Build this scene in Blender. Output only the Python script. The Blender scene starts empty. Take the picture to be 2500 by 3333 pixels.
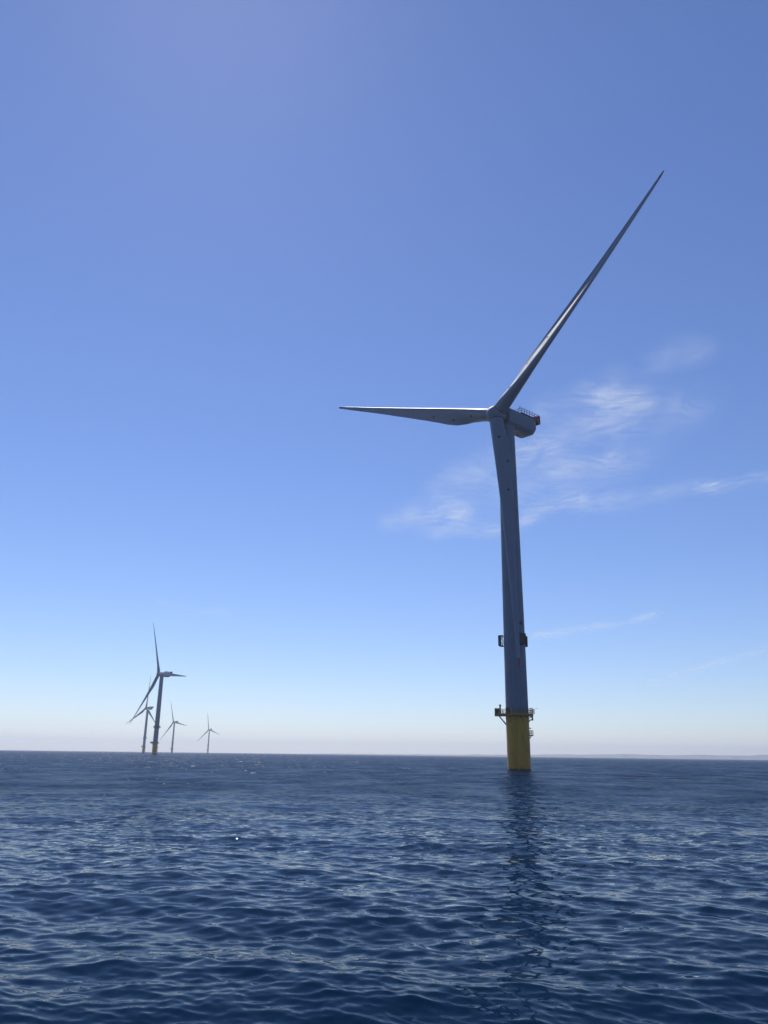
import bpy, bmesh, math, random
import numpy as np
from mathutils import Vector, Matrix

# ------------------------------------------------------------------ camera, sky, sun, exposure
sc = bpy.context.scene
R = math.radians
CAM_H = 3.855
PITCH, ROLL = 0.30602, 0.01273
SUN_EL, SUN_AZ = R(52.5), R(-17)          # azimuth measured from +Y towards +X

cd = bpy.data.cameras.new('camera')
cam = bpy.data.objects.new('camera', cd)
sc.collection.objects.link(cam)
cam.location = (0, 0, CAM_H)
cam.rotation_euler = (Matrix.Rotation(math.pi / 2 + PITCH, 3, 'X') @ Matrix.Rotation(ROLL, 3, 'Z')).to_euler()
cd.sensor_fit = 'VERTICAL'
cd.sensor_height = 36.0
cd.lens = 36.0 * 2500.0 / 3333.0
cd.clip_start = 0.1
cd.clip_end = 300000.0
sc.camera = cam

world = bpy.data.worlds.new('World')
sc.world = world
world.use_nodes = True
wn = world.node_tree
bg = wn.nodes['Background']
sky = wn.nodes.new('ShaderNodeTexSky')
sky.sky_type = 'NISHITA'
sky.sun_disc = False
sky.sun_elevation = SUN_EL
sky.sun_rotation = SUN_AZ
sky.altitude = 0
sky.air_density = 1.0
sky.dust_density = 0.07
sky.ozone_density = 6.0
hs = wn.nodes.new('ShaderNodeHueSaturation')
hs.inputs['Hue'].default_value = 0.506
hs.inputs['Saturation'].default_value = 1.06
wn.links.new(sky.outputs[0], hs.inputs['Color'])
tint = wn.nodes.new('ShaderNodeVectorMath'); tint.operation = 'MULTIPLY'
tint.inputs[1].default_value = (1.0, 0.95, 1.02)
wn.links.new(hs.outputs[0], tint.inputs[0])
wn.links.new(tint.outputs[0], bg.inputs[0])
bg.inputs[1].default_value = 0.117

sun_d = bpy.data.lights.new('sun', 'SUN')
sun_d.energy = 4.5
sun_d.angle = R(0.5)
sun_d.color = (1.0, 0.96, 0.90)
sun = bpy.data.objects.new('sun', sun_d)
sc.collection.objects.link(sun)
sdir = Vector((math.sin(SUN_AZ) * math.cos(SUN_EL), math.cos(SUN_AZ) * math.cos(SUN_EL), math.sin(SUN_EL)))
sun.rotation_euler = sdir.to_track_quat('Z', 'Y').to_euler()
sun.location = (0, 0, 300)

sc.view_settings.view_transform = 'Standard'
sc.view_settings.look = 'None'
sc.view_settings.gamma = 1.0
sc.view_settings.use_curve_mapping = False
sc.view_settings.exposure = 0.0
sc.cycles.max_bounces = 8
sc.cycles.transparent_max_bounces = 16
sc.cycles.use_denoising = True
sc.cycles.caustics_reflective = False

# ------------------------------------------------------------------ helpers
def link(o):
    sc.collection.objects.link(o)
    return o

def tag(o, label=None, cat=None, group=None, kind=None):
    if label: o['label'] = label
    if cat: o['category'] = cat
    if group: o['group'] = group
    if kind: o['kind'] = kind
    return o

def empty(name, loc=(0, 0, 0), rz=0.0):
    o = link(bpy.data.objects.new(name, None))
    o.location = loc
    o.rotation_euler = (0, 0, rz)
    return o

class MB:
    """collects simple solids and builds them as one mesh object"""
    def __init__(self):
        self.bm = bmesh.new()
    def box(self, c, s, rz=0.0, bev=0.0):
        m = Matrix.Translation(c) @ Matrix.Rotation(rz, 4, 'Z') @ Matrix.Diagonal((s[0], s[1], s[2], 1))
        r = bmesh.ops.create_cube(self.bm, size=1.0, matrix=m)
        if bev > 0:
            es = list({e for v in r['verts'] for e in v.link_edges})
            bmesh.ops.bevel(self.bm, geom=es, offset=bev, segments=2, affect='EDGES', profile=0.5)
    def tube(self, p, q, r, r2=None, n=10, cap=True):
        p, q = Vector(p), Vector(q)
        d = q - p
        m = Matrix.Translation((p + q) / 2) @ d.to_track_quat('Z', 'Y').to_matrix().to_4x4()
        bmesh.ops.create_cone(self.bm, cap_ends=cap, segments=n, radius1=r, radius2=r if r2 is None else r2,
                              depth=d.length, matrix=m)
    def path(self, pts, r, n=8):
        for a, b in zip(pts[:-1], pts[1:]):
            self.tube(a, b, r, n=n)
    def lathe(self, prof, n=64, mat=None, cap0=True, cap1=True):
        rings = []
        for rad, z in prof:
            ring = []
            for i in range(n):
                t = 2 * math.pi * i / n
                co = Vector((rad * math.cos(t), rad * math.sin(t), z))
                ring.append(self.bm.verts.new(mat @ co if mat else co))
            rings.append(ring)
        for A, B in zip(rings[:-1], rings[1:]):
            for i in range(n):
                j = (i + 1) % n
                self.bm.faces.new((A[i], A[j], B[j], B[i]))
        if cap0: self.bm.faces.new(list(reversed(rings[0])))
        if cap1: self.bm.faces.new(rings[-1])
    def loft(self, rings, cap=True):
        vs = [[self.bm.verts.new(p) for p in ring] for ring in rings]
        n = len(vs[0])
        for A, B in zip(vs[:-1], vs[1:]):
            for i in range(n):
                j = (i + 1) % n
                self.bm.faces.new((A[i], A[j], B[j], B[i]))
        if cap:
            self.bm.faces.new(list(reversed(vs[0])))
            self.bm.faces.new(vs[-1])
    def build(self, name, mat, parent=None, smooth=None, loc=(0, 0, 0), rot=(0, 0, 0)):
        bmesh.ops.recalc_face_normals(self.bm, faces=self.bm.faces)
        me = bpy.data.meshes.new(name)
        self.bm.to_mesh(me)
        self.bm.free()
        me.materials.append(mat)
        if smooth is not None:
            me.shade_smooth()
            bm = bmesh.new(); bm.from_mesh(me)
            for e in bm.edges:
                if len(e.link_faces) == 2 and e.calc_face_angle(0) > R(smooth):
                    e.smooth = False
            bm.to_mesh(me); bm.free()
        o = link(bpy.data.objects.new(name, me))
        o.location = loc
        o.rotation_euler = rot
        if parent: o.parent = parent
        return o

# ------------------------------------------------------------------ materials
def new_mat(name):
    m = bpy.data.materials.new(name)
    m.use_nodes = True
    return m, m.node_tree, m.node_tree.nodes['Principled BSDF']

def paint(name, col, rough=0.4, grime=0.12, scale=0.35, streak=0.25, metal=0.0, col2=None):
    """painted steel with faint vertical run marks and blotches"""
    m, nt, b = new_mat(name)
    tc = nt.nodes.new('ShaderNodeTexCoord')
    mp = nt.nodes.new('ShaderNodeMapping')
    mp.inputs['Scale'].default_value = (1, 1, streak)
    nz = nt.nodes.new('ShaderNodeTexNoise')
    nz.inputs['Scale'].default_value = scale * 3
    nz.inputs['Detail'].default_value = 6
    nz.inputs['Roughness'].default_value = 0.65
    rp = nt.nodes.new('ShaderNodeValToRGB')
    rp.color_ramp.elements[0].position = 0.35
    rp.color_ramp.elements[1].position = 0.65
    c2 = col2 or tuple(c * (1 - grime) for c in col)
    rp.color_ramp.elements[0].color = (*c2, 1)
    rp.color_ramp.elements[1].color = (*col, 1)
    L = nt.links.new
    L(tc.outputs['Object'], mp.inputs[0]); L(mp.outputs[0], nz.inputs[0])
    L(nz.outputs[0], rp.inputs[0]); L(rp.outputs[0], b.inputs['Base Color'])
    mr = nt.nodes.new('ShaderNodeMapRange')
    mr.inputs[3].default_value = rough * 1.2
    mr.inputs[4].default_value = rough * 0.85
    L(nz.outputs[0], mr.inputs[0]); L(mr.outputs[0], b.inputs['Roughness'])
    b.inputs['Metallic'].default_value = metal
    return m

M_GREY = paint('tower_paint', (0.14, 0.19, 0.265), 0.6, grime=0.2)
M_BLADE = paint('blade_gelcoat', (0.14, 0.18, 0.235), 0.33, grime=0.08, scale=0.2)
M_YELLOW = paint('foundation_yellow_paint', (0.52, 0.28, 0.008), 0.5, grime=0.3, scale=0.25, streak=0.2)
def add_tide_mark(m):
    nt = m.node_tree; b = nt.nodes['Principled BSDF']; L = nt.links.new
    src = b.inputs['Base Color'].links[0].from_socket
    tc = nt.nodes.new('ShaderNodeTexCoord'); sp = nt.nodes.new('ShaderNodeSeparateXYZ')
    nz = nt.nodes.new('ShaderNodeTexNoise'); nz.inputs['Scale'].default_value = 1.7; nz.inputs['Detail'].default_value = 5
    L(tc.outputs['Object'], sp.inputs[0]); L(tc.outputs['Object'], nz.inputs[0])
    ad = nt.nodes.new('ShaderNodeMath'); ad.operation = 'MULTIPLY_ADD'; ad.inputs[1].default_value = -1.3
    L(nz.outputs[0], ad.inputs[0]); L(sp.outputs[2], ad.inputs[2])
    rg = nt.nodes.new('ShaderNodeMapRange'); rg.inputs[1].default_value = -0.35; rg.inputs[2].default_value = 0.25
    rg.inputs[3].default_value = 1; rg.inputs[4].default_value = 0
    L(ad.outputs[0], rg.inputs[0])
    mx = nt.nodes.new('ShaderNodeMix'); mx.data_type = 'RGBA'
    L(rg.outputs[0], mx.inputs[0]); L(src, mx.inputs[6]); mx.inputs[7].default_value = (0.02, 0.028, 0.012, 1)
    L(mx.outputs[2], b.inputs['Base Color'])
add_tide_mark(M_YELLOW)
M_YELLOW2 = paint('railing_yellow_paint', (0.26, 0.16, 0.02), 0.5)
M_RED = paint('signal_red_paint', (0.24, 0.013, 0.016), 0.45)
M_DARK = paint('dark_steel', (0.03, 0.032, 0.04), 0.5, scale=1.0)
M_RUST = paint('brown_cabinet_paint', (0.16, 0.09, 0.05), 0.6, scale=1.5, grime=0.4)
M_BLACK = paint('black_board', (0.012, 0.012, 0.016), 0.6, scale=1.0)
M_STEEL = paint('galvanised_steel', (0.25, 0.26, 0.27), 0.45, scale=1.0)

# ------------------------------------------------------------------ the sea
def build_sea():
    rng = np.random.default_rng(SEA_SEED)
    # rings: finer than a picture row near the viewer, out to the horizon
    phi = [1.0]
    while phi[-1] > 0.46: phi.append(phi[-1] - 0.012)
    while phi[-1] > 0.062: phi.append(phi[-1] - 0.0009)
    rad = CAM_H / np.tan(np.array(phi))
    rad = rad[rad < 16]
    far = [rad[-1]]
    def gap(r):
        return np.interp(r, [14, 25, 60, 120, 300, 700, 1600], [0.07, 0.12, 0.24, 0.36, 0.75, 1.6, 4.0])
    while far[-1] < 1600: far.append(far[-1] + gap(far[-1]))
    while far[-1] < 5000: far.append(far[-1] * 1.02)
    rad = np.concatenate([[0.4, 1.2], rad[rad > 1.9], far[1:], [6000., 9000., 14000.]])
    fine = np.arange(-34.5, 34.5, 0.044)
    coarse = np.arange(34.5, 325.5, 1.5)
    az = np.radians(np.concatenate([fine, coarse]))
    nr, na = len(rad), len(az)
    X0 = rad[:, None] * np.sin(az)[None, :]
    Y0 = rad[:, None] * np.cos(az)[None, :]
    dr = np.gradient(rad)
    dz = np.zeros((nr, na)); dx = np.zeros((nr, na)); dy = np.zeros((nr, na))
    v_f = np.zeros(nr); v_c = np.zeros(nr)
    N = 230
    lam = np.exp(np.linspace(math.log(0.16), math.log(19.0), N) + rng.normal(0, .01, N))
    w = np.ones(N)
    w *= 1 / (1 + (0.20 / lam) ** 2.0)
    w *= np.exp(-(lam / 1.3) ** 1.25) + 0.12 * np.exp(-(lam / 15.0) ** 3)
    mss = MSS * w / w.sum()
    k = 2 * math.pi / lam
    amp = np.sqrt(2 * mss) / k
    head = R(68) + rng.normal(0, 1, N) * R(36)
    ph = rng.uniform(0, 2 * math.pi, N)
    for i in range(N):
        # a ring carries only the waves its spacing can hold
        t = np.clip((lam[i] / dr - 1.9) / 1.7, 0, 1)
        t = t * t * (3 - 2 * t)
        lost = mss[i] * (1 - t ** 2)
        if lam[i] < 1.3: v_f += lost
        else: v_c += lost
        n = int(np.count_nonzero(t > 0))
        if n == 0: continue
        idx = np.nonzero(t > 0)[0]
        s = slice(idx[0], idx[-1] + 1)
        cx, cy = math.cos(head[i]), math.sin(head[i])
        arg = k[i] * (cx * X0[s] + cy * Y0[s]) + ph[i]
        a = (amp[i] * t[s])[:, None]
        sn = np.sin(arg); cs = np.cos(arg)
        dz[s] += a * cs
        dx[s] -= 0.85 * a * cx * sn
        dy[s] -= 0.85 * a * cy * sn
    co = np.stack([X0 + dx, Y0 + dy, dz], -1).reshape(-1, 3)
    co = np.vstack([co, [[0, 0, 0]]]).astype(np.float32)
    i = np.arange(nr - 1)[:, None]; j = np.arange(na)[None, :]; j2 = (j + 1) % na
    quads = np.stack([i * na + j + 0 * i, (i + 1) * na + j, (i + 1) * na + j2, i * na + j2], -1).reshape(-1, 4)
    quads = quads[:, ::-1]
    c = nr * na
    jj = np.arange(na)
    tris = np.stack([np.full(na, c), (jj + 1) % na, jj], -1)
    loops = np.concatenate([quads.ravel(), tris.ravel()]).astype(np.int32)
    starts = np.concatenate([np.arange(len(quads)) * 4, len(quads) * 4 + np.arange(na) * 3]).astype(np.int32)
    me = bpy.data.meshes.new('sea')
    me.vertices.add(len(co)); me.vertices.foreach_set('co', co.ravel())
    me.loops.add(len(loops)); me.loops.foreach_set('vertex_index', loops)
    me.polygons.add(len(starts)); me.polygons.foreach_set('loop_start', starts)
    me.update(calc_edges=True)
    me.shade_smooth()
    for nm, v in (('ripple_slope', v_f), ('wave_slope', v_c)):
        at = me.attributes.new(nm, 'FLOAT', 'POINT')
        arr = np.concatenate([np.repeat(np.sqrt(v / 2), na), [0.0]]).astype(np.float32)
        at.data.foreach_set('value', arr)
    far_ = np.clip(np.log(np.maximum(rad, 1) / 15.0) / math.log(220 / 15.0), 0, 1)
    at = me.attributes.new('lost_variance', 'FLOAT', 'POINT')
    at.data.foreach_set('value', np.concatenate([np.repeat((v_f + v_c) * far_ * 1.15, na), [0.0]]).astype(np.float32))
    blur = np.clip(np.log(rad / 50.0) / math.log(450 / 50.0), 0, 1) ** 1.4
    at = me.attributes.new('gloss_variance', 'FLOAT', 'POINT')
    at.data.foreach_set('value', np.concatenate([np.repeat((v_f + v_c) * blur, na), [0.0]]).astype(np.float32))
    o = link(bpy.data.objects.new('sea', me))
    tag(o, kind='structure')
    # water
    m, nt, b = new_mat('sea_water')
    L = nt.links.new
    tc = nt.nodes.new('ShaderNodeTexCoord')
    geo = nt.nodes.new('ShaderNodeNewGeometry')
    total = None
    def vm(op, a, b_):
        n = nt.nodes.new('ShaderNodeVectorMath'); n.operation = op
        for s_, v in zip(n.inputs, (a, b_)):
            if v is None: continue
            if hasattr(v, 'links'): L(v, s_)
            else: s_.default_value = v
        return n.outputs[0]
    total = geo.outputs['Normal']
    # wind patches: slow variation of the ripple strength
    pm = nt.nodes.new('ShaderNodeMapping'); pm.inputs['Scale'].default_value = (0.12, 0.07, 1)
    L(tc.outputs['Object'], pm.inputs[0])
    pn = nt.nodes.new('ShaderNodeTexNoise'); pn.inputs['Scale'].default_value = 1.0; pn.inputs['Detail'].default_value = 5
    L(pm.outputs[0], pn.inputs[0])
    pr = nt.nodes.new('ShaderNodeMapRange')
    pr.inputs[1].default_value = 0.38; pr.inputs[2].default_value = 0.62
    pr.inputs[3].default_value = 0.35; pr.inputs[4].default_value = 1.5
    L(pn.outputs[0], pr.inputs[0])
    # long wind rows further out
    pm2 = nt.nodes.new('ShaderNodeMapping'); pm2.inputs['Scale'].default_value = (0.018, 0.011, 1)
    pm2.inputs['Rotation'].default_value = (0, 0, R(6))
    L(tc.outputs['Object'], pm2.inputs[0])
    pn2 = nt.nodes.new('ShaderNodeTexNoise'); pn2.inputs['Scale'].default_value = 1.0; pn2.inputs['Detail'].default_value = 7
    pn2.inputs['Roughness'].default_value = 0.72
    L(pm2.outputs[0], pn2.inputs[0])
    pr2 = nt.nodes.new('ShaderNodeMapRange')
    pr2.inputs[1].default_value = 0.33; pr2.inputs[2].default_value = 0.67
    pr2.inputs[3].default_value = 0.3; pr2.inputs[4].default_value = 1.5
    L(pn2.outputs[0], pr2.inputs[0])
    pmul = nt.nodes.new('ShaderNodeMath'); pmul.operation = 'MULTIPLY'
    L(pr.outputs[0], pmul.inputs[0]); L(pr2.outputs[0], pmul.inputs[1])
    for nm, scale, det, add, gain in (('ripple_slope', 2.6, 5, 0.022, 8.0), ('wave_slope', 0.4, 4, 0.0, 9.0)):
        mp = nt.nodes.new('ShaderNodeMapping')
        mp.inputs['Rotation'].default_value = (0, 0, R(-22))
        mp.inputs['Scale'].default_value = (0.55, 1.0, 1.0)
        nz = nt.nodes.new('ShaderNodeTexNoise'); nz.inputs['Scale'].default_value = scale
        nz.inputs['Detail'].default_value = det; nz.inputs['Roughness'].default_value = 0.55
        L(tc.outputs['Object'], mp.inputs[0]); L(mp.outputs[0], nz.inputs[0])
        at = nt.nodes.new('ShaderNodeAttribute'); at.attribute_name = nm
        ad = nt.nodes.new('ShaderNodeMath'); ad.operation = 'ADD'; ad.inputs[1].default_value = add
        L(at.outputs['Fac'], ad.inputs[0])
        mu = nt.nodes.new('ShaderNodeMath'); mu.operation = 'MULTIPLY'
        L(ad.outputs[0], mu.inputs[0]); L(pr.outputs[0], mu.inputs[1])
        mg = nt.nodes.new('ShaderNodeMath'); mg.operation = 'MULTIPLY'; mg.inputs[1].default_value = gain
        L(mu.outputs[0], mg.inputs[0])
        ce = vm('SUBTRACT', nz.outputs['Color'], (0.5, 0.5, 0.5))
        ce = vm('MULTIPLY', ce, (1, 1, 0))
        sca = nt.nodes.new('ShaderNodeVectorMath'); sca.operation = 'SCALE'
        L(ce, sca.inputs[0]); L(mg.outputs[0], sca.inputs['Scale'])
        total = vm('ADD', total, sca.outputs[0])
    total = vm('NORMALIZE', total, None)
    # waves too fine for the mesh widen the gloss: alpha^2 = slope variance, roughness = sqrt(alpha)
    at = nt.nodes.new('ShaderNodeAttribute'); at.attribute_name = 'lost_variance'
    mu = nt.nodes.new('ShaderNodeMath'); mu.operation = 'MULTIPLY'
    ag = nt.nodes.new('ShaderNodeAttribute'); ag.attribute_name = 'gloss_variance'
    L(ag.outputs['Fac'], mu.inputs[0]); L(pmul.outputs[0], mu.inputs[1])
    pw = nt.nodes.new('ShaderNodeMath'); pw.operation = 'POWER'; pw.inputs[1].default_value = 0.25
    L(mu.outputs[0], pw.inputs[0])
    mx = nt.nodes.new('ShaderNodeMath'); mx.operation = 'MAXIMUM'; mx.inputs[1].default_value = 0.025
    L(pw.outputs[0], mx.inputs[0]);     nt.nodes.remove(b)
    di = nt.nodes.new('ShaderNodeBsdfDiffuse'); di.inputs[0].default_value = (0.003, 0.016, 0.040, 1)
    gl = nt.nodes.new('ShaderNodeBsdfAnisotropic'); gl.distribution = 'BECKMANN'
    gl.inputs['Color'].default_value = (1, 1, 1, 1)
    L(mx.outputs[0], gl.inputs['Roughness']); L(total, gl.inputs['Normal'])
    fr = nt.nodes.new('ShaderNodeFresnel'); fr.inputs[0].default_value = 1.095
    L(total, fr.inputs['Normal'])
    # a sea of many small steep facets mirrors less at low angles than a flat sheet does
    fw = nt.nodes.new('ShaderNodeMapRange'); fw.inputs[1].default_value = 0.0; fw.inputs[2].default_value = MSS * 0.5
    L(at.outputs['Fac'], fw.inputs[0])
    fl = nt.nodes.new('ShaderNodeMapRange')
    fl.inputs[1].default_value = 0.35; fl.inputs[2].default_value = 1.4
    fl.inputs[3].default_value = FAR_F * 1.3; fl.inputs[4].default_value = FAR_F * 0.72
    L(pmul.outputs[0], fl.inputs[0])
    fm = nt.nodes.new('ShaderNodeMix'); fm.data_type = 'FLOAT'
    L(fw.outputs[0], fm.inputs[0]); L(fr.outputs[0], fm.inputs[2]); L(fl.outputs[0], fm.inputs[3])
    ms = nt.nodes.new('ShaderNodeMixShader')
    L(fm.outputs[0], ms.inputs[0]); L(di.outputs[0], ms.inputs[1]); L(gl.outputs[0], ms.inputs[2])
    L(ms.outputs[0], nt.nodes['Material Output'].inputs['Surface'])
    me.materials.append(m)
    return o

MSS = 0.022
SEA_SEED = 3
FAR_F = 0.165
build_sea()

# ------------------------------------------------------------------ far coast
def build_coast():
    rng = random.Random(5)
    m, nt, b = new_mat('coast_land')
    tc = nt.nodes.new('ShaderNodeTexCoord')
    nz = nt.nodes.new('ShaderNodeTexNoise'); nz.inputs['Scale'].default_value = 0.006; nz.inputs['Detail'].default_value = 6
    rp = nt.nodes.new('ShaderNodeValToRGB')
    rp.color_ramp.elements[0].position = 0.4; rp.color_ramp.elements[1].position = 0.62
    rp.color_ramp.elements[0].color = (0.05, 0.07, 0.04, 1); rp.color_ramp.elements[1].color = (0.16, 0.15, 0.11, 1)
    nt.links.new(tc.outputs['Object'], nz.inputs[0]); nt.links.new(nz.outputs[0], rp.inputs[0])
    nt.links.new(rp.outputs[0], b.inputs['Base Color'])
    b.inputs['Roughness'].default_value = 0.95
    ph = [rng.uniform(0, 6.28) for _ in range(12)]
    bm = bmesh.new()
    nx, ny = 420, 14
    grid = []
    for i in range(nx):
        u = i / (nx - 1)
        x = -1200 + u * 9000
        env = min(1, u / 0.06) * (12 + 46 * min(1, max(0, (x - 400) / 4200)))
        row = []
        for j in range(ny):
            v = j / (ny - 1)
            y = 10900 + 260 * math.sin(x / 900 + ph[0]) + 120 * math.sin(x / 310 + ph[1]) - 0.10 * max(0, x - 1500) + v * 1600
            cliff = min(1, v / 0.12) * 0.62 + 0.38 * math.sin(min(1, v) * math.pi * 0.62)
            hn = 1 + 0.13 * math.sin(x / 420 + ph[2] + 2 * v) + 0.10 * math.sin(x / 170 + ph[3] - v) + 0.06 * math.sin(x / 61 + ph[4])
            z = -1.0 + env * cliff * hn * (1 if j < ny - 1 else 0) + (rng.uniform(-1, 1) * 2.2 if 0 < j < ny - 1 else 0)
            row.append(bm.verts.new((x, y, max(z, -1.0))))
        grid.append(row)
    for i in range(nx - 1):
        for j in range(ny - 1):
            bm.faces.new((grid[i][j], grid[i + 1][j], grid[i + 1][j + 1], grid[i][j + 1]))
    me = bpy.data.meshes.new('coast_hills'); bm.to_mesh(me); bm.free()
    me.materials.append(m); me.shade_smooth()
    o = link(bpy.data.objects.new('coast_hills', me))
    tag(o, kind='structure')
build_coast()

# ------------------------------------------------------------------ cirrus, seven kilometres up
# strokes of each cloud on its layer: (x, y) in km, reach along y and x in km, density
CLOUDS = [
    ('broad feathery white cloud patch behind the tallest turbine, trailing to the right edge', [
        ([(2.28, 21.12), (3.64, 19.66), (4.92, 18.2), (5.86, 16.37), (6.14, 15.09)], 1.76, 0.6, 0.16),
        ([(3.14, 16.74), (4.04, 15.9), (4.86, 15.13), (5.77, 14.87)], 0.98, 0.4, 0.16),
        ([(1.44, 22.75), (2.18, 20.1), (2.84, 19.32)], 1.57, 0.51, 0.14),
        ([(0.16, 23.06), (0.89, 23.38), (1.66, 23.87), (2.52, 23.41), (3.44, 23.74)], 0.75, 0.21, 0.55),
        ([(3.44, 23.74), (4.16, 23.55), (4.53, 22.38), (5.07, 21.0), (5.53, 20.69)], 0.63, 0.18, 0.8),
        ([(5.53, 20.69), (6.49, 20.82), (7.24, 20.3), (7.72, 19.81)], 0.67, 0.21, 0.65),
        ([(7.72, 19.81), (8.24, 19.19), (9.02, 19.3), (9.5, 19.0), (10.17, 18.62)], 0.47, 0.15, 0.95),
        ([(8.45, 19.11), (9.45, 19.14), (9.97, 18.7)], 0.24, 0.07, 0.5),
        ([(0.85, 22.3), (1.43, 22.51), (1.78, 21.57), (2.19, 22.24)], 0.89, 0.27, 0.7),
        ([(1.69, 24.3), (1.98, 23.13), (2.25, 22.15)], 0.46, 0.13, 0.6),
        ([(0.95, 21.39), (1.61, 21.14), (2.35, 21.77)], 0.69, 0.22, 0.3),
        ([(1.64, 19.73), (2.03, 18.64), (2.45, 18.13), (2.93, 17.48)], 0.92, 0.32, 0.38),
        ([(3.01, 16.6), (3.39, 16.31), (3.78, 15.65), (4.1, 15.27), (4.63, 15.02)], 0.51, 0.2, 0.75),
        ([(3.12, 17.94), (3.82, 16.86), (4.52, 16.14), (5.07, 15.48)], 0.93, 0.35, 0.38),
        ([(3.93, 16.85), (4.54, 17.58), (5.07, 17.87), (5.51, 17.39)], 0.52, 0.18, 0.6),
        ([(3.71, 20.04), (4.28, 19.08), (5.08, 18.88), (5.85, 18.17)], 1.3, 0.44, 0.42),
        ([(3.38, 14.71), (3.88, 14.36), (4.41, 14.2), (4.92, 14.01)], 0.48, 0.2, 0.4),
        ([(4.17, 13.67), (4.36, 13.39), (4.76, 13.81), (5.16, 14.05)], 0.47, 0.2, 0.68),
        ([(4.36, 14.03), (4.85, 14.27), (5.43, 14.43)], 0.4, 0.17, 0.5),
        ([(5.24, 14.43), (5.77, 14.31), (6.46, 14.62)], 0.46, 0.18, 0.28),
        ([(4.31, 21.92), (4.59, 20.6), (5.23, 19.98)], 0.67, 0.21, 0.45),
    ]),
    ('small soft white cloud puff high above the broad feathery patch', [
        ([(4.91, 12.42), (5.08, 12.13), (5.3, 11.97), (5.63, 12.19)], 0.34, 0.16, 0.5),
        ([(5.04, 12.5), (5.43, 12.41)], 0.25, 0.11, 0.35),
    ]),
    ('thin white cloud streak low beside the tallest turbine tower, above the black boards', [
        ([(9.27, 46.09), (10.58, 44.54), (11.56, 43.11), (12.56, 42.07), (13.1, 40.51), (13.7, 38.64)], 1.12, 0.17, 1.3),
        ([(11.73, 42.77), (12.88, 41.42), (13.4, 39.91)], 0.78, 0.12, 0.9),
    ]),
    ('faint thin cloud streak low near the right edge, nearest the horizon', [
        ([(25.74, 73.06), (25.57, 63.72), (25.14, 57.34), (25.24, 53.78), (25.94, 51.25)], 2.72, 0.29, 1.1),
    ]),
    ('very faint short cloud streak above the four distant turbines', [
        ([(-10.8, 37.19), (-10.02, 38.63), (-9.0, 39.34), (-7.84, 39.52)], 1.11, 0.2, 0.45),
    ]),
]

def cloud_mat():
    m, nt, b = new_mat('cirrus_ice')
    nt.nodes.remove(b)
    L = nt.links.new
    tc = nt.nodes.new('ShaderNodeTexCoord')
    at = nt.nodes.new('ShaderNodeAttribute'); at.attribute_name = 'cloud_density'
    def noise(scale, stretch, rot, det, dist):
        mp = nt.nodes.new('ShaderNodeMapping')
        mp.inputs['Rotation'].default_value = (0, 0, R(rot)); mp.inputs['Scale'].default_value = (scale * stretch, scale, scale)
        n = nt.nodes.new('ShaderNodeTexNoise'); n.inputs['Scale'].default_value = 1.0
        n.inputs['Detail'].default_value = det; n.inputs['Distortion'].default_value = dist; n.inputs['Roughness'].default_value = 0.52
        L(tc.outputs['Object'], mp.inputs[0]); L(mp.outputs[0], n.inputs[0])
        return n.outputs[0]
    n1 = noise(1 / 750.0, 0.75, 42, 5, 1.6)
    n2 = noise(1 / 2400.0, 1.2, 20, 4, 1.0)
    def rng_(v, a, b_, c, d):
        r_ = nt.nodes.new('ShaderNodeMapRange'); r_.interpolation_type = 'SMOOTHSTEP'
        for i_, x in zip((1, 2, 3, 4), (a, b_, c, d)): r_.inputs[i_].default_value = x
        L(v, r_.inputs[0]); return r_.outputs[0]
    def mul(a, b_):
        m_ = nt.nodes.new('ShaderNodeMath'); m_.operation = 'MULTIPLY'
        for s_, v in zip(m_.inputs, (a, b_)):
            if hasattr(v, 'links'): L(v, s_)
            else: s_.default_value = v
        return m_.outputs[0]
    f = mul(mul(at.outputs['Fac'], rng_(n1, 0.30, 0.72, 0.22, 1.45)), rng_(n2, 0.3, 0.7, 0.4, 1.35))
    f = mul(f, CLOUD_GAIN)
    tr = nt.nodes.new('ShaderNodeBsdfTransparent')
    di = nt.nodes.new('ShaderNodeBsdfDiffuse'); di.inputs[0].default_value = (0.88, 0.95, 1.0, 1)
    tl = nt.nodes.new('ShaderNodeBsdfTranslucent'); tl.inputs[0].default_value = (0.88, 0.95, 1.0, 1)
    m1 = nt.nodes.new('ShaderNodeMixShader'); m1.inputs[0].default_value = 0.6
    L(di.outputs[0], m1.inputs[1]); L(tl.outputs[0], m1.inputs[2])
    m2 = nt.nodes.new('ShaderNodeMixShader')
    L(f, m2.inputs[0]); L(tr.outputs[0], m2.inputs[1]); L(m1.outputs[0], m2.inputs[2])
    L(m2.outputs[0], nt.nodes['Material Output'].inputs['Surface'])
    return m

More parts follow.
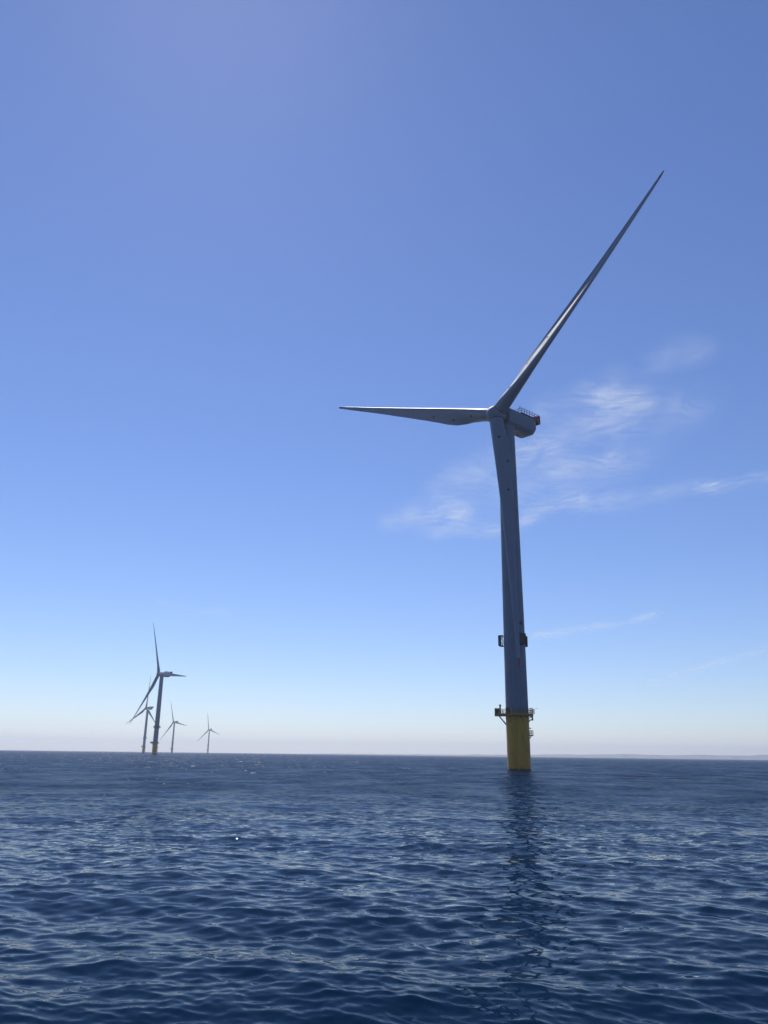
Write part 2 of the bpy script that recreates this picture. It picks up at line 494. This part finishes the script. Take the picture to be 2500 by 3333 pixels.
CLOUD_GAIN = 0.22
def build_clouds():
    mat = cloud_mat()
    for label, strokes in CLOUDS:
        pts = np.array([p for st in strokes for p in st[0]])
        pad_y = max(st[1] for st in strokes) * 3.2; pad_x = 4.0 * max(max(st[2] for st in strokes), 0.2)
        x0, y0 = pts.min(0) - (pad_x, pad_y); x1, y1 = pts.max(0) + (pad_x, pad_y)
        nx = int(min(220, max(60, (x1 - x0) / 0.06))); ny = int(min(220, max(60, (y1 - y0) / 0.09)))
        gx, gy = np.meshgrid(np.linspace(x0, x1, nx), np.linspace(y0, y1, ny), indexing='ij')
        den = np.zeros_like(gx)
        for pl, wy, wx, st in strokes:
            wx = max(wx, 0.09) * 1.7; wy_ = wy * 1.15
            best = np.full_like(gx, 1e9); along = np.zeros_like(gx)
            n = len(pl) - 1
            for i, (a, b) in enumerate(zip(pl[:-1], pl[1:])):
                ax, ay = a[0] / wx, a[1] / wy_; bx, by = b[0] / wx, b[1] / wy_
                px, py = gx / wx - ax, gy / wy_ - ay
                ex, ey = bx - ax, by - ay
                t = np.clip((px * ex + py * ey) / (ex * ex + ey * ey), 0, 1)
                d = (px - t * ex) ** 2 + (py - t * ey) ** 2
                best = np.minimum(best, d)
            den += st * (0.65 * np.exp(-best * 1.4) + 0.35 * np.exp(-np.sqrt(best) * 1.3))
        den = np.clip(den, 0, 1.3)
        den = np.clip(den - 0.05, 0, None)
        keep = den > 0.004
        idx = -np.ones(gx.shape, int)
        use = np.zeros(gx.shape, bool)
        cell = keep[:-1, :-1] | keep[1:, :-1] | keep[1:, 1:] | keep[:-1, 1:]
        for di_, dj in ((0, 0), (1, 0), (1, 1), (0, 1)):
            use[di_:nx - 1 + di_, dj:ny - 1 + dj] |= cell
        idx[use] = np.arange(use.sum())
        zz = 7000 + 60 * np.sin(gx * 2.1 + gy) + 40 * np.sin(gy * 1.7 - gx)
        co = np.stack([gx * 1000, gy * 1000, zz], -1)[use]
        ci, cj = np.nonzero(cell)
        faces = np.stack([idx[ci, cj], idx[ci + 1, cj], idx[ci + 1, cj + 1], idx[ci, cj + 1]], -1)
        me = bpy.data.meshes.new('cirrus_cloud')
        me.from_pydata(co.tolist(), [], faces.tolist())
        at = me.attributes.new('cloud_density', 'FLOAT', 'POINT')
        at.data.foreach_set('value', den[use].astype(np.float32))
        me.materials.append(mat); me.shade_smooth()
        o = link(bpy.data.objects.new('cirrus_cloud', me))
        md = o.modifiers.new('thickness', 'SOLIDIFY'); md.thickness = 150.0
        tag(o, label, 'cloud', 'cirrus clouds')
build_clouds()

# ------------------------------------------------------------------ turbine
RHO = R(-9.73)          # all foundations stand the same way round
TILT = 0.085
HUB_Z = 107.36
OVER = 4.95
SEGS = 96

def phi_dir(phi, rad, z=0.0):
    """angle from the local front (-Y) towards local right (+X)"""
    return Vector((rad * math.sin(phi), -rad * math.cos(phi), z))

def ring_rail(mb, poly, z0, h, r=0.035, posts=1.3, rails=(1.0, 0.55)):
    for a, b in zip(poly[:-1], poly[1:]):
        a, b = Vector(a), Vector(b)
        for f in rails:
            mb.tube(a + Vector((0, 0, z0 + h * f)), b + Vector((0, 0, z0 + h * f)), r, n=6)
        n = max(1, round((b - a).length / posts))
        for i in range(n):
            p = a.lerp(b, i / n)
            mb.tube(p + Vector((0, 0, z0)), p + Vector((0, 0, z0 + h)), r * 1.15, n=6)

def build_turbine():
    root = empty('wind_turbine', (0, 0, 0), RHO)
    # --- yellow foundation
    mb = MB()
    mb.lathe([(3.25, -4), (3.25, 14.0), (3.33, 14.02), (3.33, 14.35), (3.25, 14.37), (3.25, 14.75)], SEGS, cap0=False)
    fd = mb.build('foundation', M_YELLOW, root, 30)
    # boat landing: two fender tubes and a ladder
    mb = MB()
    ph = R(152); t = Vector((math.cos(ph), math.sin(ph), 0))
    for s in (-0.9, 0.9):
        p = phi_dir(ph, 4.45) + t * s
        mb.tube(p + Vector((0, 0, -3)), p + Vector((0, 0, 9.0)), 0.2, n=12)
        for z in (0.8, 4.2, 7.6):
            q = phi_dir(ph, 3.1, z) + t * s * 0.8
            mb.tube(q, p + Vector((0, 0, z)), 0.14, n=8)
    mb.build('boat_landing', M_YELLOW2, fd, 40)
    mb = MB()
    for s in (-0.25, 0.25):
        p = phi_dir(ph, 3.95) + t * s
        mb.tube(p + Vector((0, 0, -2)), p + Vector((0, 0, 14.6)), 0.04, n=6)
    for i in range(42):
        z = -1.5 + i * 0.38
        mb.tube(phi_dir(ph, 3.95, z) - t * 0.25, phi_dir(ph, 3.95, z) + t * 0.25, 0.022, n=5)
    mb.build('ladder', M_YELLOW2, fd)
    # small rest platform on the right side
    mb = MB()
    p0 = phi_dir(R(108), 3.62)
    tx, ty = phi_dir(R(108), 1), Vector((math.cos(R(108)), math.sin(R(108)), 0))
    rz = math.atan2(tx.y, tx.x)
    mb.box(p0 + Vector((0, 0, 9.55)), (1.15, 2.2, 0.28), rz)
    for a, b in ((-1.05, 1.05),):
        c1, c2 = p0 + tx * 0.54 + ty * a, p0 + tx * 0.54 + ty * b
        d1, d2 = p0 - tx * 0.5 + ty * a, p0 - tx * 0.5 + ty * b
        ring_rail(mb, [d1, c1, c2, d2], 9.65, 1.25, 0.045, 0.6, (1.0, 0.68, 0.36))
    mb.tube(p0 + tx * 0.3 + Vector((0, 0, 9.45)), phi_dir(R(108), 3.2, 8.5), 0.13, n=8)
    mb.box(phi_dir(R(104), 3.5, 11.55), (0.75, 0.5, 0.22), rz)
    mb.build('rest_platform', M_YELLOW2, fd)
    # anode / marking plates on the skin
    for a, z, s in ((-40, 4.6, 0.22),):
        mb = MB(); mb.box(phi_dir(R(a), 3.27, z), (s, 0.1, s * 1.3), R(a)); mb.build('inspection_plate', M_DARK, fd)
    for a, z in ((-44, 13.65), (38, 13.65)):
        mb = MB(); mb.box(phi_dir(R(a), 3.36, z), (0.85, 0.26, 1.0), R(a), 0.05); mb.build('lifting_bracket', M_YELLOW, fd)

    # --- tower
    mb = MB()
    prof = []
    z0, z1, r0, r1 = 14.75, 103.9, 3.22, 2.55
    def rt(z):
        u = max(0.0, (z - 45) / (z1 - 45))
        return 3.22 - 0.16 * (z - z0) / (45 - z0) if z < 45 else 3.06 - (3.06 - r1) * u
    joints = (31.5, 52.0, 76.0)
    zs = sorted([z0 + (z1 - z0) * i / 40 for i in range(41)] + [j + d for j in joints for d in (-0.10, -0.09, 0.09, 0.10)])
    for z in zs:
        bump = 0.018 if any(abs(z - j) < 0.095 for j in joints) else 0
        prof.append((rt(z) + bump, z))
    mb.lathe(prof, SEGS)
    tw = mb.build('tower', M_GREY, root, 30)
    # identification boards on stand-off frames
    for a, wdt in ((31, 2.35), (-106, 2.5), (141, 2.6)):
        ph = R(a); rz = ph
        zc, hh = 36.4, 3.0
        d, tt = phi_dir(ph, 1), Vector((math.cos(ph), math.sin(ph), 0))
        rr = rt(zc)
        mb = MB()
        mb.box(d * (rr + 1.35) + Vector((0, 0, zc)), (wdt, 0.22, hh), rz)
        mb.box(d * (rr + 0.75) + Vector((0, 0, zc + hh / 2 + 0.04)), (wdt, 1.2, 0.09), rz)
        mb.box(d * (rr + 0.75) + Vector((0, 0, zc - hh / 2 - 0.05)), (wdt * 0.9, 1.2, 0.07), rz)
        for s in (-1, 1):
            e = tt * s * wdt * 0.42
            def P(k, dz): return d * (rr + k) + e + Vector((0, 0, zc + dz))
            for dz in (-hh / 2 + 0.05, hh / 2 - 0.3):
                mb.tube(P(-0.25, dz), P(1.3, dz), 0.06, n=6)
            mb.tube(P(0.15, -hh / 2), P(0.15, hh / 2 - 0.2), 0.08, n=6)
            mb.tube(P(0.2, -hh / 2 + 0.1), P(1.15, hh / 2 - 0.3), 0.045, n=6)
            mb.tube(P(0.2, hh / 2 - 0.3), P(1.15, -hh / 2 + 0.1), 0.045, n=6)
        mb.build('identification_board', M_BLACK, tw)
    # small lamps and camera brackets above the front board
    for a, z, s in ((21, 41.1, 1.0), (41, 41.0, 1.3)):
        ph = R(a); d = phi_dir(ph, 1)
        mb = MB()
        mb.box(d * (rt(z) + 0.18) + Vector((0, 0, z)), (0.5 * s, 0.45, 0.25), ph)
        mb.tube(d * (rt(z) + 0.3) + Vector((0, 0, z)), d * (rt(z) + 0.3) + Vector((0, 0, z + 0.55 * s)), 0.14 * s, n=10)
        mb.box(d * (rt(z) + 0.25) + Vector((math.cos(ph), math.sin(ph), 0)) * 0.35 * s + Vector((0, 0, z - 0.12)), (0.55, 0.3, 0.14), ph)
        mb.build('navigation_light', M_DARK, tw)

    # --- working platform
    mb = MB()
    def deck_outline():
        pts = []
        for i in range(24):
            a = R(-180 + 15 * i)
            pts.append(phi_dir(a, 4.55))
        return pts
    poly = deck_outline()
    # left laydown extension, squared off
    ext = [Vector((-4.1, -2.5, 0)), Vector((-6.35, -2.5, 0)), Vector((-6.35, 2.2, 0)), Vector((-4.1, 2.2, 0))]
    outline = []
    for p in poly:
        if p.x < -3.9:
            continue
        outline.append(p)
    # order by angle from the back, insert the extension on the left
    outline.sort(key=lambda p: math.atan2(p.x, -p.y))
    neg = [p for p in outline if p.x < 0]; posi = [p for p in outline if p.x >= 0]
    back_l = [p for p in neg if p.y > 0]; front_l = [p for p in neg if p.y <= 0]
    outline = back_l + [ext[3], ext[2], ext[1], ext[0]] + front_l + posi
    top, bot = 17.05, 16.42
    mb.loft([[p + Vector((0, 0, bot)) for p in outline], [p + Vector((0, 0, top)) for p in outline]])
    mb.tube((-5.2, -0.4, 16.5), (-3.1, -0.3, 13.9), 0.17, n=10)
    mb.tube((-5.2, 1.2, 16.5), (-3.0, 0.9, 13.9), 0.17, n=10)
    for a in range(15, 180, 30):
        d = phi_dir(R(a), 1)
        mb.tube(d * 4.3 + Vector((0, 0, 16.45)), d * 3.2 + Vector((0, 0, 15.75)), 0.09, n=6)
    pf = mb.build('platform', M_YELLOW2, root)
    pf.location.z = -1.6
    mb = MB()
    inset = [p * 0.985 for p in outline]
    ring_rail(mb, inset + inset[:1], 17.05, 1.2, 0.06, 1.1, (1.0, 0.55, 0.12))
    mb.build('railing', M_YELLOW2, pf)
    # davit crane
    mb = MB()
    mb.tube((-4.75, -1.3, 17.05), (-4.75, -1.3, 19.1), 0.24, 0.2, n=12)
    mb.tube((-4.75, -1.3, 19.1), (-4.75, -1.3, 19.55), 0.3, n=12)
    mb.tube((-4.75, -1.3, 18.7), (-5.6, -0.2, 18.3), 0.12, n=8)
    mb.box((-4.95, -1.2, 18.0), (0.6, 0.5, 0.7))
    mb.build('davit_crane', M_DARK, pf, 40)
    mb = MB(); mb.box((-5.7, -1.4, 17.72), (1.1, 1.3, 1.3), 0, 0.04)
    mb.box((-5.7, -1.4, 18.45), (1.25, 1.45, 0.12)); mb.build('equipment_box', M_DARK, pf)
    mb = MB(); mb.box((-2.55, -3.7, 17.75), (1.25, 0.6, 1.4), R(-34), 0.04)
    mb.box((-2.55, -3.7, 18.5), (1.35, 0.7, 0.07), R(-34)); mb.build('cabinet', M_RUST, pf)
    # gate and cable hang-off on the right
    mb = MB()
    ring_rail(mb, [Vector((3.5, -0.9, 0)), Vector((4.45, -0.9, 0)), Vector((4.45, 0.5, 0)), Vector((3.5, 0.5, 0))], 17.05, 1.55, 0.05, 0.5, (1.0, 0.6, 0.3))
    mb.build('gate', M_RED, pf)
    mb = MB()
    mb.box((3.95, 0.3, 15.4), (1.1, 1.0, 0.25)); mb.tube((4.2, 0.3, 15.4), (4.2, 0.3, 16.5), 0.25, n=10)
    mb.tube((3.6, 0.3, 15.4), (3.2, 0.3, 14.9), 0.15, n=8)
    mb.build('cable_bracket', M_YELLOW2, pf)
    mb = MB()
    mb.tube((4.75, -0.4, 17.0), (4.75, -0.4, 18.35), 0.13, n=8); mb.path([(4.75, -0.4, 18.3), (5.3, -0.6, 18.55), (5.9, -0.7, 18.6)], 0.035)
    mb.build('antenna', M_DARK, pf)

    # --- nacelle (its frame: -Y looks upwind, origin on the hub centre)
    nacelle = None
    def super_ring(y, hw, zt, zb, ch=1.0, rad=0.9):
        """section: round-shouldered top, flat sides, chamfered belly"""
        pts = []
        def arc(cx, cz, r, a0, a1, n):
            for i in range(n + 1):
                a = R(a0 + (a1 - a0) * i / n)
                pts.append(Vector((cx + r * math.cos(a), y, cz + r * math.sin(a))))
        r = min(rad, hw * 0.95)
        arc(hw - r, zt - r, r, 0, 90, 6)
        arc(-hw + r, zt - r, r, 90, 180, 6)
        c = ch
        rr = 0.25
        pts.append(Vector((-hw, y, zb + 1.35 * c))); pts.append(Vector((-hw + 0.06, y, zb + 1.2 * c)))
        pts.append(Vector((-hw + 0.95 * c, y, zb + 0.08))); pts.append(Vector((-hw + 1.15 * c, y, zb)))
        pts.append(Vector((hw - 1.15 * c, y, zb))); pts.append(Vector((hw - 0.95 * c, y, zb + 0.08)))
        pts.append(Vector((hw - 0.06, y, zb + 1.2 * c))); pts.append(Vector((hw, y, zb + 1.35 * c)))
        return pts
    mb = MB()
    rings = [super_ring(3.15, 2.75, 2.75, -2.9), super_ring(3.3, 3.0, 3.0, -3.1)]
    for y in (6, 9, 12, 14.6):
        rings.append(super_ring(y, 3.0, 3.0, -3.1))
    for y, s in ((15.4, 0.25), (16.2, 0.75), (16.9, 1.5), (17.4, 2.3), (17.65, 3.0)):
        rings.append(super_ring(y, 3.0 - 0.10 * s * s * 0.8, 3.0 - 0.06 * s, -3.1 + s * 0.62, 1.0))
    mb.loft(rings)
    mb.lathe([(2.7, -3.75), (2.7, -3.0)], 64, Matrix.Translation((0, 4.95, 0)))          # yaw skirt
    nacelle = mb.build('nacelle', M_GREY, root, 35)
    mb = MB()
    mb.lathe([(2.0, 2.2), (2.2, 2.3), (2.2, 3.3)], 64, Matrix.Rotation(-math.pi / 2, 4, 'X'))
    mb.build('bearing_ring', M_DARK, nacelle, 40)
    # belly hatch and vents
    mb = MB(); mb.box((-0.9, 12.2, -3.12), (0.9, 1.8, 0.08)); mb.build('hatch', M_DARK, nacelle)
    mb = MB(); mb.box((0.9, 9.0, -3.12), (1.4, 1.6, 0.06)); mb.build('vent', M_STEEL, nacelle)
    # hoist deck with red railing
    mb = MB()
    mb.box((0, 14.6, 3.12), (5.6, 9.6, 0.22))
    mb.tube((1.5, 17.2, 3.05), (1.5, 19.2, 3.05), 0.12); mb.tube((-1.5, 17.2, 3.05), (-1.5, 19.2, 3.05), 0.12)
    mb.build('hoist_deck', M_RED, nacelle)
    mb = MB()
    c = [Vector((-2.75, 9.9, 0)), Vector((2.75, 9.9, 0)), Vector((2.75, 19.3, 0)), Vector((-2.75, 19.3, 0))]
    ring_rail(mb, c + c[:1], 3.2, 1.6, 0.085, 1.35, (1.0, 0.5))
    mb.build('hoist_railing', M_RED, nacelle)
    mb = MB()
    for s in (-1, 1):
        vs = [Vector((s * 2.8, 14.8, 3.0)), Vector((s * 2.8, 19.3, 1.9)), Vector((s * 2.8, 19.3, 4.6)), Vector((s * 2.8, 18.3, 4.4))]
        mb.loft([vs, [v + Vector((s * 0.06, 0, 0)) for v in vs]])
    mb.box((0, 19.42, 3.3), (5.8, 0.16, 2.9))
    mb.build('wind_screen', M_RED, nacelle)
    mb = MB(); mb.box((2.72, 19.0, 3.3), (0.16, 0.9, 2.7)); mb.build('screen_edge', M_STEEL, nacelle)
    mb = MB()
    mb.tube((2.4, 9.5, 3.0), (2.4, 9.5, 5.6), 0.06, n=8); mb.tube((2.0, 9.5, 4.6), (2.9, 9.5, 4.6), 0.04, n=6)
    mb.tube((2.0, 9.5, 4.6), (2.0, 9.5, 5.0), 0.09, n=8); mb.tube((2.4, 9.5, 4.9), (2.4, 9.5, 5.2), 0.12, n=8)
    mb.build('weather_mast', M_DARK, nacelle)
    mb = MB(); mb.box((0.6, 12.0, 3.6), (1.0, 1.2, 0.75), 0, 0.05); mb.build('hoist_winch', M_DARK, nacelle)

    # --- hub
    mb = MB()
    back = Matrix.Rotation(-math.pi / 2, 4, 'X')       # lathe axis Z -> +Y
    prof = []
    for i in range(1, 20):
        a = R(112) * i / 19
        prof.append((3.0 * math.sin(a), -3.05 * math.cos(a) - (0.25 * math.cos(a) ** 3 if a < math.pi / 2 else 0)))
    prof += [(2.6, 1.7), (2.45, 2.2), (2.2, 2.35)]
    mb.lathe(prof, 72, back)
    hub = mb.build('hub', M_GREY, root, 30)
    for kk in range(3):
        th = kk * 2 * math.pi / 3
        mb = MB()
        mb.lathe([(2.30, 1.2), (2.30, 2.12), (2.2, 2.2)], 64, Matrix.Rotation(th, 4, 'Y'))
        mb.build('blade_seal', M_DARK, hub, 40)

    # --- blade (span along Z, leading edge +X, upwind -Y)
    def lerp_tab(tab, x):
        for (a, u), (b, v) in zip(tab[:-1], tab[1:]):
            if x <= b:
                t = (x - a) / (b - a); t = max(0, min(1, t)); t = t * t * (3 - 2 * t) * 0.35 + t * 0.65
                return u + (v - u) * t
        return tab[-1][1]
    CH = [(1.8, 4.35), (5, 4.38), (9, 4.75), (13, 5.45), (17, 5.85), (21, 5.7), (26, 5.1), (34, 4.35), (45, 3.45), (56, 2.55), (66, 1.9), (74, 1.4), (79, 1.08), (81.6, 0.82), (82.6, 0.55), (83.0, 0.22)]
    TC = [(1.8, 1.0), (5, 0.98), (9, 0.78), (13, 0.56), (18, 0.42), (26, 0.32), (40, 0.25), (60, 0.2), (83, 0.17)]
    BL = [(1.8, 0.0), (4, 0.02), (9, 0.45), (14, 0.9), (19, 1.0), (83, 1.0)]
    TWI = [(1.8, 14), (12, 14), (20, 11), (32, 7), (48, 3.5), (64, 1.5), (83, 0)]
    def section(z, nseg=40):
        c = lerp_tab(CH, z); tc_ = lerp_tab(TC, z); bl = lerp_tab(BL, z); tw_ = R(lerp_tab(TWI, z) + 1.5)
        le = 2.18 - (2.18 - 0.42) * max(0, (z - 3)) / 80.0
        if z > 80: le -= 0.3 * ((z - 80) / 3) ** 2
        pre = z * math.sin(R(1.5)) + 2.6 * (z / 83.0) ** 2
        pts = []
        for i in range(nseg):
            a = 2 * math.pi * i / nseg
            xc = 0.5 + 0.5 * math.cos(a)                  # 1 at LE ... 0 at TE
            s = 1 - xc                                     # distance from LE
            th = 5 * tc_ * (0.2969 * math.sqrt(max(s, 0)) - 0.126 * s - 0.3516 * s * s + 0.2843 * s ** 3 - 0.1036 * s ** 4)
            sg = 1 if math.sin(a) >= 0 else -1
            camb = 0.02 * 4 * s * (1 - s) + 0.055 * 6.75 * s * s * (1 - s)
            ya = sg * th * 1.0 + camb
            yc = 0.5 * tc_ * math.sin(a)
            y = (yc * (1 - bl) + ya * bl) * c
            x = le - s * c
            xr = x * math.cos(tw_) + y * math.sin(tw_)
            yr = -x * math.sin(tw_) + y * math.cos(tw_)
            pts.append(Vector((xr, yr - pre, z)))
        return pts
    TIPZ = 80.6
    zs = [1.8, 2.4, 3, 4, 5, 6, 7, 8, 9, 10, 11, 12, 13, 14, 15, 16, 17, 18, 19, 20, 21, 22, 24, 26, 28, 30, 33, 36, 40, 44, 48, 52, 56, 60, 64, 68, 71, 74, 77, 79, TIPZ]
    mb = MB(); mb.loft([section(z) for z in zs])
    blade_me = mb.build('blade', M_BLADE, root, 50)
    mb = MB(); mb.loft([section(z) for z in (TIPZ, 81.2, 81.8, 82.3, 82.7, 83.0)])
    tip = mb.build('blade_tip', M_RED, blade_me, 50)
    ports = []
    for z, f in ((9.5, 0.62), (18.5, 0.70), (28.5, 0.62)):
        s_ = section(z)
        # the port sits on the upwind skin at fraction f behind the leading edge
        low = [p for i, p in enumerate(s_) if math.sin(2 * math.pi * i / 40) < 0]
        tot = (low[0] - low[-1]).length
        p = min(low, key=lambda q: abs((q - low[-1]).length / tot - f))
        k_ = low.index(p); t_ = (low[min(k_ + 1, len(low) - 1)] - low[max(k_ - 1, 0)]).normalized()
        nrm = t_.cross(Vector((0, 0, 1))); nrm = nrm if nrm.y < 0 else -nrm
        mb = MB()
        q = nrm.to_track_quat('Z', 'Y').to_matrix().to_4x4()
        mb.lathe([(0.42, -0.15), (0.42, 0.05), (0.30, 0.07), (0.26, 0.02)], 20, Matrix.Translation(p) @ q)
        ports.append(mb.build('drain_port', M_DARK, blade_me))
    return dict(root=root, nacelle=nacelle, hub=hub, blade=blade_me)

def copy_tree(o, parent=None):
    c = link(o.copy())
    c.parent = parent
    for ch in [x for x in bpy.data.objects if x.parent == o]:
        copy_tree(ch, c)
    return c

def pose(root, loc, yaw, theta):
    """yaw: world angle of the rotor axis; theta: rotor position"""
    root.location = loc
    kids = [o for o in bpy.data.objects if o.parent == root]
    rot = Matrix.Rotation(-yaw - RHO, 4, 'Z')
    tilt = Matrix.Rotation(-TILT, 4, 'X')
    hubp = rot @ Vector((0, -OVER, HUB_Z + OVER * 0))
    blades = [o for o in kids if o.name.split('.')[0] == 'blade']
    for o in kids:
        k = o.name.split('.')[0]
        if k == 'nacelle':
            o.matrix_basis = Matrix.Translation(hubp) @ rot
        elif k == 'hub':
            o.matrix_basis = Matrix.Translation(hubp) @ rot @ tilt @ Matrix.Rotation(theta, 4, 'Y')
    for i, o in enumerate(blades):
        o.matrix_basis = Matrix.Translation(hubp) @ rot @ tilt @ Matrix.Rotation(theta + i * 2 * math.pi / 3, 4, 'Y')

T = build_turbine()
bpy.context.view_layer.update()
for i in range(2):
    copy_tree(T['blade'], T['root'])
GROUP = 'offshore wind turbines'
SPOTS = [
    ((38.87, 226.94, 0), 48.2, 169.9, 'tallest wind turbine, close by on a thick yellow foundation, one blade pointing straight down'),
    ((-308.4, 1096.6, 0), 45.2, -24.0, 'largest of the four distant wind turbines, one blade level to the right, dull yellow base'),
    ((-584.0, 1980.0, 0), 41.7, 2.5, 'distant wind turbine half hidden behind the blade and tower of a larger one'),
    ((-751.5, 2894.0, 0), 35.1, -20.1, 'small hazy wind turbine just right of the pair with crossing blades'),
    ((-816.0, 3794.0, 0), 30.4, -12.9, 'smallest and faintest wind turbine, standing alone on the horizon right of the others'),
]
roots = [T['root']]
for _ in SPOTS[1:]:
    roots.append(copy_tree(T['root']))
for r_, (loc, yaw, th, label) in zip(roots, SPOTS):
    pose(r_, loc, R(yaw), R(th))
    tag(r_, label, 'wind turbine', GROUP)

# ------------------------------------------------------------------ haze
mb = MB()
mb.box((0, 0, 97.0), (29000, 29000, 200.0))
hm, nt, b = new_mat('sea_haze')
nt.nodes.remove(b)
pv = nt.nodes.new('ShaderNodeVolumePrincipled')
pv.inputs['Color'].default_value = (0.80, 0.87, 1.0, 1)
pv.inputs['Density'].default_value = 1.0e-4
pv.inputs['Anisotropy'].default_value = 0.35
nt.links.new(pv.outputs[0], nt.nodes['Material Output'].inputs['Volume'])
hz = mb.build('haze', hm)
tag(hz, kind='stuff')
